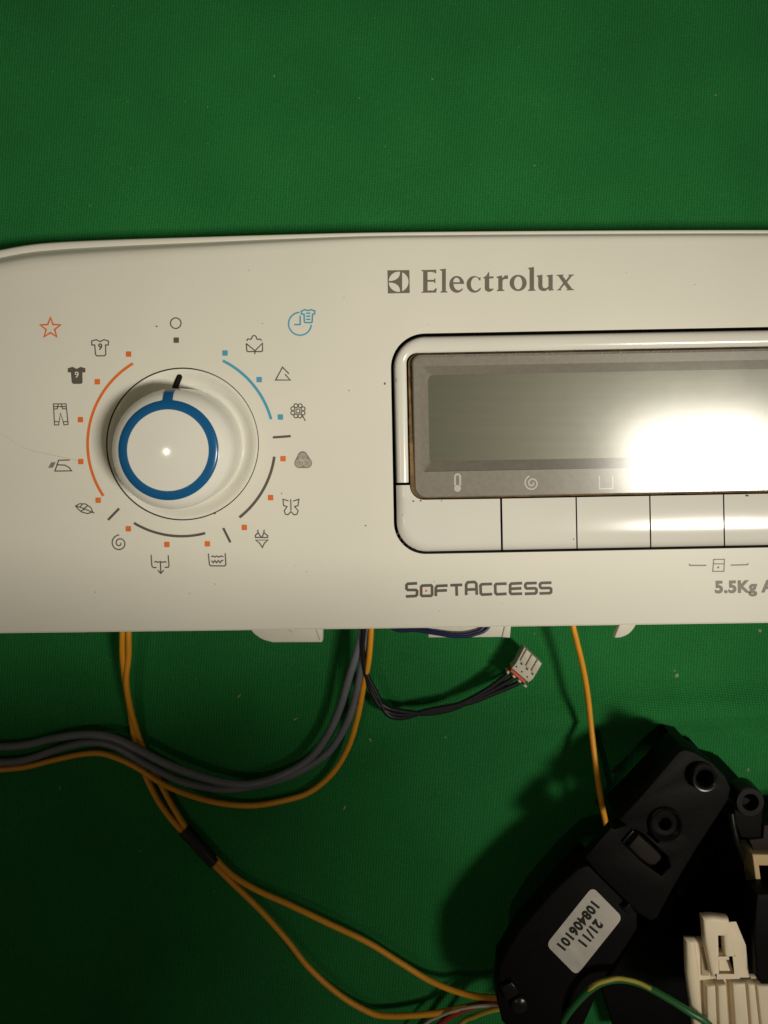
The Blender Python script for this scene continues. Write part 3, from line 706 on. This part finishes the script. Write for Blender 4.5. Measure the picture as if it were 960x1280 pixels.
tube('wire', [(154, 735, 13), (153, 788, 11), (153, 820, 9), (157, 855, 6), (163, 890, 3.5), (168, 922, 2.4), (177, 957, 1.5), (195, 996, 1.3), (212, 1021, 1.5), (230, 1041, 1.8), (248, 1060, 1.9), (266, 1079, 1.8), (290, 1103, 1.6), (325, 1137, 1.8), (358, 1174, 2.5), (385, 1208, 3.2), (420, 1240, 3.2), (455, 1262, 3.4), (483, 1270, 3.8), (540, 1267, 6), (590, 1257, 9), (628, 1251, 12), (660, 1248, 14)], 0.95, M['orange_wire'], PR)
tube('wire', [(163, 735, 13), (161, 788, 11), (161, 820, 9), (158, 850, 8), (162, 880, 5.6), (171, 913, 3.0), (182, 943, 1.5), (200, 978, 1.3), (215, 1006, 1.5), (233, 1035, 1.8), (251, 1055, 1.9), (270, 1074, 1.8), (292, 1095, 1.6), (322, 1113, 2.2), (360, 1130, 3.4), (410, 1154, 4.2), (460, 1178, 4.4), (500, 1203, 4.8), (540, 1227, 6), (580, 1242, 9), (615, 1247, 13), (660, 1246, 15)], 0.95, M['orange_wire'], PR)
tube('sleeve', [(229.5, 1036.5, 1.8), (240, 1048, 1.9), (252, 1061, 1.9), (268, 1078.5, 1.8)], 2.15, M['black_wire'], PR)

HN = empty('wire_harness', P(560, 885, 0), 'three black wires ending in a small pale three-way plug with red stripe', 'wire harness')
pc = (641, 848)
for k, (dx, dy, dz, sw) in enumerate(((-4.5, -4.5, 0, 0), (0, 0, 0.3, 4.5), (4.8, 4.4, 0, -3.5))):
    tube('wire', [(459 - k * 2, 735, 14 - k), (455 - k, 785, 13 - k), (453 + k, 810, 11 - k), (457 + k, 843, 9), (467 + k * 2, 871 - k * 2, 8), (481 + k, 888 - sw, 7.2), (503, 893.5 - sw, 6.8), (532, 890 + sw * 0.4, 6.6), (563, 884.5 + sw * 0.5, 6.6), (590, 875 + dy * 0.5, 6.8), (616 + dx * 0.6, 862.5 + dy * 0.8, 7), (pc[0] + dx * 1.3, pc[1] + dy * 1.3, 7.2), (pc[0] + dx * 1.4 + 8, pc[1] + dy * 1.4 - 9, 7.2)], 0.82, M['black_wire'], HN)
def plug():
    q = lambda p: zoomed(p, 620, 790, 12)
    body = q([(425, 232), (690, 478), (585, 690), (500, 735), (440, 812), (175, 572), (215, 480), (300, 470)])
    body = q([(425, 232), (690, 478), (560, 700), (490, 760), (236, 545), (300, 470)])
    b = prism('plug_body', [body], 4.8, 9.6, M['plug'], HN, 0.25)
    for k in range(3):
        t = 0.12 + k * 0.31
        a = Vector((425, 232)) + Vector((265, 246)) * t; n = Vector((-115, 205)).normalized(); u = Vector((265, 246)).normalized()
        pts = [a + u * 6, a + u * 82, a + u * 82 + n * 190, a + u * 6 + n * 190]
        prism('contact_cover', [q(pts)], 9.4, 10.3, M['plug'], b, 0.15)
        s = a + u * 20 + n * 205
        prism('contact_slot', [q([s, s + u * 42, s + u * 42 + n * 22, s + n * 22])], 9.3, 9.72, M['dark'], b, 0.05)
        s = a + u * 25 - u * 30 + n * 300
        prism('contact_dimple', [q(circ(s.x, s.y, 13, 8))], 9.3, 9.7, M['brown_plastic'], b, 0.03)
    prism('red_stripe', [q([(236, 560), (445, 735), (425, 772), (212, 592)])], 5.2, 9.4, M['plug_red'], b, 0.15)
    for k in range(4):
        s = Vector((178, 578)) + Vector((84, 71)) * k
        prism('plug_rib', [q([s, s + Vector((26, 20)), s + Vector((8, 60)), s + Vector((-18, 42))] if k == 0 else [s + Vector((0, -8)), s + Vector((40, 26)), s + Vector((20, 50)), s + Vector((-20, 16))])], 5, 8.8, M['plug'], b, 0.15)
plug()
BW = empty('blue_wire_pair', P(550, 795, 0), 'thin dark blue wires looping out just below the panel edge', 'wire')
tube('wire', [(470, 740, 15), (489, 784, 17), (521, 788, 18), (548, 792.5, 18.5), (570, 795.5, 18.7), (592, 793.5, 18.5), (612, 782, 17.5), (625, 740, 14)], 0.55, M['blue_wire'], BW)
tube('wire', [(474, 740, 15), (495, 784, 16), (523, 786, 17), (548, 790, 18.2), (570, 793, 18.5), (590, 791, 18.2), (606, 781, 17.5), (618, 740, 14)], 0.55, M['blue_wire'], BW)
wire_obj('orange_wire', [(713, 735, 14), (716, 779, 15), (720.5, 800, 14.5), (729, 836, 13), (735, 872, 12), (739, 910, 12), (744, 952, 13.5), (750.5, 995, 18), (757.5, 1030, 18.5), (762, 1044, 21), (768, 1060, 24)], 0.95, 'orange_wire',
         'orange wire from the panel edge straight down to the black lock module')

# ---------------------------------------------------------------- black lock module with sticker
LK = empty('lock_module', P(770, 1100, 0), 'black plastic door lock module with silver number sticker, lying at a slant', 'lock module')
z4b = lambda p: zoomed(p, 720, 1000, 6)
plate_out = [(764, 1034), (768, 1037), (783, 1032), (773, 1025), (797, 1000), (848, 940), (856, 937), (868, 940), (890, 953), (907, 970), (914, 985), (911, 1000), (873, 1058), (843, 1108), (822, 1148), (814, 1152), (797, 1142), (793, 1136), (779, 1123), (745, 1090), (731, 1072)]
hole_f = circ(831.5, 1030.5, 7.5, 20)
win = z4b([(352, 328), (446, 226), (505, 262), (690, 430), (708, 500), (640, 572), (500, 470)])
slit = z4b([(532, 252), (552, 240), (632, 308), (612, 326)])
hole_b = circ(880, 972, 10.5, 24)
prism('cover_plate', [plate_out, hole_f, win, slit, hole_b], 29.5, 33, M['black'], LK, 0.5)
lathe('funnel', MM(831, 1029, 33), [(5.3, 32.6), (5.0, 34.2), (4.6, 34.6), (4.3, 34.2), (2.5, 30.6), (2.05, 29), (0.01, 28.8)], M['black_gloss'], LK, 40)
lathe('screw_boss', MM(880, 972, 35), [(4.1, 32.5), (4.0, 35.6), (3.7, 36.1), (2.9, 36), (2.5, 35.4), (2.4, 23), (0.01, 22.5)], M['black_gloss'], LK, 40)
prism('light_stop_floor', [[(742, 1064), (775, 1028), (832, 1036), (846, 1075), (840, 1092), (826, 1102), (796, 1092), (760, 1090)]], 19, 22, M['black'], LK, 0.3)  # added floor that blocks light falling through the window opening
prism('latch', [z4b([(395, 350), (470, 262), (655, 430), (598, 490), (520, 486)])], 22, 29.5, M['brown_plastic'], LK, 0.5)
prism('latch_guide', [z4b([(345, 318), (425, 228), (440, 240), (362, 330)])], 31, 33.8, M['black_gloss'], LK, 0.3)
low = [(737, 1081), (745, 1090), (797, 1142), (798, 1160), (786, 1180), (757, 1222), (742, 1255), (722, 1300), (650, 1300), (628, 1278), (621, 1250), (624, 1205), (650, 1162), (690, 1116), (722, 1086)]
prism('lower_body', [low], 21, 29, M['black'], LK, 0.8)
prism('body_foot', [[(745, 1100), (796, 1146), (786, 1178), (757, 1220), (742, 1252), (722, 1300), (668, 1300), (668, 1215), (700, 1150)]], 0, 21.5, M['black'], LK, 0.6)
prism('body_rib', [[(792, 1125), (799, 1133), (787, 1145), (779, 1136)]], 26, 31, M['black_gloss'], LK, 0.3)
prism('body_rib', [[(626, 1236), (640, 1228), (650, 1242), (634, 1252)]], 27, 31, M['black_gloss'], LK, 0.4)
lathe('screw', MM(650, 1258, 31), [(2.6, 28.5), (2.6, 30.4), (2.2, 30.9), (0.01, 31.0)], M['black_gloss'], LK, 24)
prism('end_leg', [[(866, 950), (886, 957), (900, 974), (896, 986), (870, 984)]], 0, 30, M['black'], LK, 0.5)
prism('side_skirt', [[(908, 974), (913, 985), (910, 1000), (872, 1058), (842, 1108), (821, 1147), (814, 1150), (812, 1145), (817, 1143), (837, 1106), (868, 1053), (905, 997), (906, 986), (902, 978)]], 0, 30, M['black'], LK, 0.3)
prism('side_skirt', [[(850, 943), (856, 939), (868, 942), (889, 955), (905, 971), (902, 975), (886, 959), (866, 947), (857, 945), (801, 1003), (776, 1027), (773, 1024), (798, 1000)]], 16, 30, M['black'], LK, 0.3)
# sticker, slightly wrinkled, with its two lines of numbers
def sticker():
    c = [Vector((740.5, 1108.5)), Vector((778.5, 1147)), Vector((721, 1219.5)), Vector((682.5, 1181))]
    u = c[1] - c[0]; v = c[3] - c[0]
    lp = rrect(0, 0, 1, 1, 0.0, 1); V = []; Fc = []; n = 16; m = 22
    zs = 29.12
    for j in range(m + 1):
        for i in range(n + 1):
            a, b = i / n, j / m
            # round the corners in sticker space (about 48 x 82)
            x, y = a * 54 - 27, b * 92 - 46; r = 7
            qx, qy = abs(x) - (27 - r), abs(y) - (46 - r)
            if qx > 0 and qy > 0:
                mx = max(qx, qy); h = math.hypot(qx, qy); x = math.copysign(27 - r + qx / h * mx, x); y = math.copysign(46 - r + qy / h * mx, y)
            a2, b2 = (x + 27) / 54, (y + 46) / 92
            p = c[0] + u * a2 + v * b2
            wr = 0.22 * math.exp(-((a2 - 0.62) / 0.1) ** 2 - ((b2 - 0.86) / 0.07) ** 2) + 0.13 * math.exp(-((b2 - 0.74 - 0.12 * a2) / 0.045) ** 2)
            V.append(P(p.x, p.y, zs + wr))
    for j in range(m):
        for i in range(n): a = j * (n + 1) + i; Fc.append((a, a + 1, a + n + 2, a + n + 1))
    s = mesh('sticker', V, Fc, M['sticker'], LK, True)
    ang = -math.degrees(math.atan2(v.y, v.x))
    text('sticker_number', '108406101', 722.5, 1157, 17, 29.3, M['print_black'], s, ang, 0.75, 0.92, 'CENTER', 1.08)
    text('sticker_number', '21/11', 737.5, 1167, 17, 29.32, M['print_black'], s, ang, 0.75, 0.92, 'CENTER', 1.08)
sticker()
# ---------------------------------------------------------------- second black module at the right edge
HM = empty('switch_housing', P(950, 1090, 0), 'black plastic switch housing with a tan frame at the right edge', 'housing')
z1r = lambda p: zoomed(p, 860, 1000, 9.14)
prism('housing_body', [[(920, 1046), (938, 1052), (948, 1126), (1030, 1130), (1030, 1050), (1075, 1040), (1075, 1200), (905, 1162), (890, 1158), (900, 1100), (912, 1062)]], 0, 16, M['black'], HM, 0.6)
prism('housing_body', [[(944, 1054), (1030, 1050), (1075, 1040), (1075, 1200), (955, 1190)]], 0, 26, M['black'], HM, 0.6)
prism('flange_and_shade_fill', [[(878, 1062), (914, 1048), (908, 1170), (890, 1300), (772, 1300), (752, 1235), (790, 1178), (836, 1132)]], 0, 8, M['black'], HM, 0.6)  # flange extended as a flat dark piece standing in for shade on the cloth
prism('housing_block', [z1r([(520, -20), (560, -60), (840, 20), (862, 100), (850, 440), (700, 450), (600, 430), (530, 250)])], 0, 31, M['black'], HM, 0.6)
lathe('screw_boss', MM(938, 1003, 34), [(4.6, 28), (4.5, 33), (4.1, 34), (2.6, 34), (2.3, 33), (2.2, 26), (0.01, 26)], M['black_gloss'], HM, 40)
tube('curved_rib', [(914, 1016, 31), (917, 1035, 31.5), (922, 1055, 31.5), (928, 1072, 29)], 0.9, M['black_gloss'], HM)
prism('brown_strip', [z1r([(700, 455), (860, 440), (870, 290), (1400, 250), (1400, 560), (745, 570)])], 26, 32, M['brown_plastic'], HM, 0.3)
prism('tan_frame', [z1r([(735, 622), (1500, 640), (1500, 1210), (850, 1180), (800, 1110)]), z1r([(815, 752), (1440, 760), (1440, 1130), (858, 1100)])], 25, 33, M['tan'], HM, 0.4)
prism('black_arm', [zoomed([(850, -20), (1500, -20), (1500, 890), (900, 888), (872, 862), (846, 800), (820, 400)], 840, 1120, 8)], 33, 40, M['black'], HM, 0.6)

# ---------------------------------------------------------------- cream connector block
CB = empty('connector_block', P(920, 1240, 0), 'cream plastic connector block with ribs in the bottom right corner', 'connector')
zc = lambda p: zoomed(p, 840, 1120, 8)
prism('base', [zc([(150, 452), (300, 446), (380, 470), (395, 812), (850, 815), (890, 885), (1300, 900), (1300, 1400), (260, 1400), (190, 1000)])], 33, 36, M['cream'], CB, 1.4)
prism('foot', [zc([(330, 520), (1300, 900), (1300, 1400), (420, 1400)])], 0, 33.5, M['black'], CB, 0.5)
prism('side_wall', [zc([(140, 452), (245, 452), (290, 820), (330, 1400), (230, 1400), (150, 800)])], 34, 37.4, M['cream'], CB, 1.6)
prism('pocket_shade', [zc([(290, 525), (345, 520), (375, 800), (298, 800)])], 35.9, 36.5, M['cream_dark'], CB, 0.2)  # thin slab in darker cream that paints the shade of the pocket
prism('tower', [zc([(310, 225), (420, 218), (575, 236), (590, 300), (640, 600), (662, 815), (470, 815), (400, 812), (330, 470)]), zc([(472, 412), (522, 412), (535, 605), (478, 608)]), zc([(478, 640), (622, 636), (642, 795), (482, 800)])], 36, 39.4, M['cream'], CB, 1.0)
V = [P(*q, z) for q, z in zip(zc([(548, 262), (640, 256), (738, 490), (770, 815), (630, 815), (600, 600)]), (39.3, 38.8, 37.2, 36.2, 39.2, 39.3))]
mesh('tower_slope', V, [(0, 1, 2, 5), (5, 2, 3, 4)], M['cream'], CB, False)
prism('tower_floor', [zc([(470, 628), (650, 625), (680, 810), (475, 810)])], 34, 38, M['cream'], CB, 0.2)
prism('slot_floor', [zc([(462, 400), (545, 400), (550, 615), (465, 615)])], 32, 34.5, M['dark'], CB, 0.2)
for a in ([(345, 905), (440, 900), (462, 1400), (360, 1400)], [(458, 900), (545, 890), (575, 1400), (480, 1400)], [(605, 880), (740, 880), (785, 1400), (640, 1400)], [(760, 885), (835, 890), (890, 1400), (800, 1400)], [(850, 900), (1250, 905), (1300, 1400), (905, 1400)]):
    prism('ridge', [zc(a)], 34, 38.6, M['cream'], CB, 0.7)

# ---------------------------------------------------------------- loose wires in the bottom corner
GW = empty('green_wire', P(780, 1250, 0), 'green wire with yellow stripe arching over the black module', 'wire')
gp = [(690, 1330, 18), (701, 1283, 27), (720, 1254, 32), (746, 1231, 34), (772, 1224, 34), (799, 1229, 35), (832, 1246, 38), (862, 1265, 40.5), (886, 1281, 41), (930, 1330, 40)]
tube('insulation', gp, 1.05, M['green_wire'], GW)
tube('yellow_stripe', [(735, 1238.8, 33.8), (746, 1229.8, 34.62), (760, 1225.3, 34.7), (772, 1222.8, 34.6), (785, 1224.5, 35.0), (799, 1228.4, 35.6), (814, 1236, 36.8)], 0.62, M['yellow_wire'], GW)
wire_obj('red_wire', [(500, 1330, 2), (549, 1281, 5), (575, 1264, 8), (600, 1256, 11), (625, 1253, 14), (655, 1252, 15)], 0.95, 'red_wire', 'red wire entering the lock module below the orange pair')
wire_obj('striped_wire', [(540, 1330, 3), (575, 1281, 6), (594, 1270, 9), (612, 1263.5, 12), (630, 1260, 14), (655, 1258, 15)], 0.8, 'yellow_wire', 'yellow green wire lowest of those entering the lock module')
wire_obj('pale_wire', [(480, 1330, 2), (528, 1283, 5), (548, 1271, 7), (572, 1262, 10), (600, 1257.5, 13), (655, 1254, 16)], 0.5, 'pale_wire', 'thin pale wire beside the red wire at the bottom edge')

# ---------------------------------------------------------------- crumbs and lint on the cloth
def crumbs():
    V = []; Fc = []
    def bit(x, y, s, ln=1.0, ang=0):
        X, Y = MM(x, y, 0.5); z = cloth_z(X, Y); b = len(V)
        k = 6; s *= 0.27
        for i in range(k):
            a = 2 * math.pi * i / k; r = s * random.uniform(0.6, 1.1)
            dx, dy = r * ln * math.cos(a), r * math.sin(a)
            V.append(((X + dx * math.cos(ang) - dy * math.sin(ang)) / 1000, (Y + dx * math.sin(ang) + dy * math.cos(ang)) / 1000, (z + 0.1) / 1000))
        V.append((X / 1000, Y / 1000, (z + 0.2 + s * 0.7) / 1000))
        for i in range(k): Fc.append((b + i, b + (i + 1) % k, b + k))
    for x, y, s in ((845, 840, 1.5), (847, 846, 2.8), (952.5, 790, 2.4), (938.5, 965.5, 2.4), (669, 793, 1.0), (557, 923, 1.3)): bit(x, y, s)
    for x, y, a in ((298, 872, 0.8), (73, 987, 1.6), (463, 927, 2.2), (369, 901, 0.4), (430, 1013, 1.2)): bit(x, y, 0.9, 4.0, a)
    for i in range(60): bit(random.uniform(0, 960), random.choice((random.uniform(0, 280), random.uniform(800, 1270))), random.uniform(0.3, 0.7), random.choice((1, 1, 3)), random.random() * 6)
    o = mesh('crumbs', V, Fc, M['crumb']); tag(o, 'pale crumbs and lint scattered on the green cloth', 'crumbs', None, 'stuff')
crumbs()

# ---------------------------------------------------------------- added unseen board above the camera, put there to shade the lower left
SB = prism('added_shade_board', [[(20, -225), (148, -225), (187, -105), (24, -98)]], 298, 302, M['black'], None, 1.0, px=False)
tag(SB, 'added dark board above the camera that shades the lower left corner', 'board')
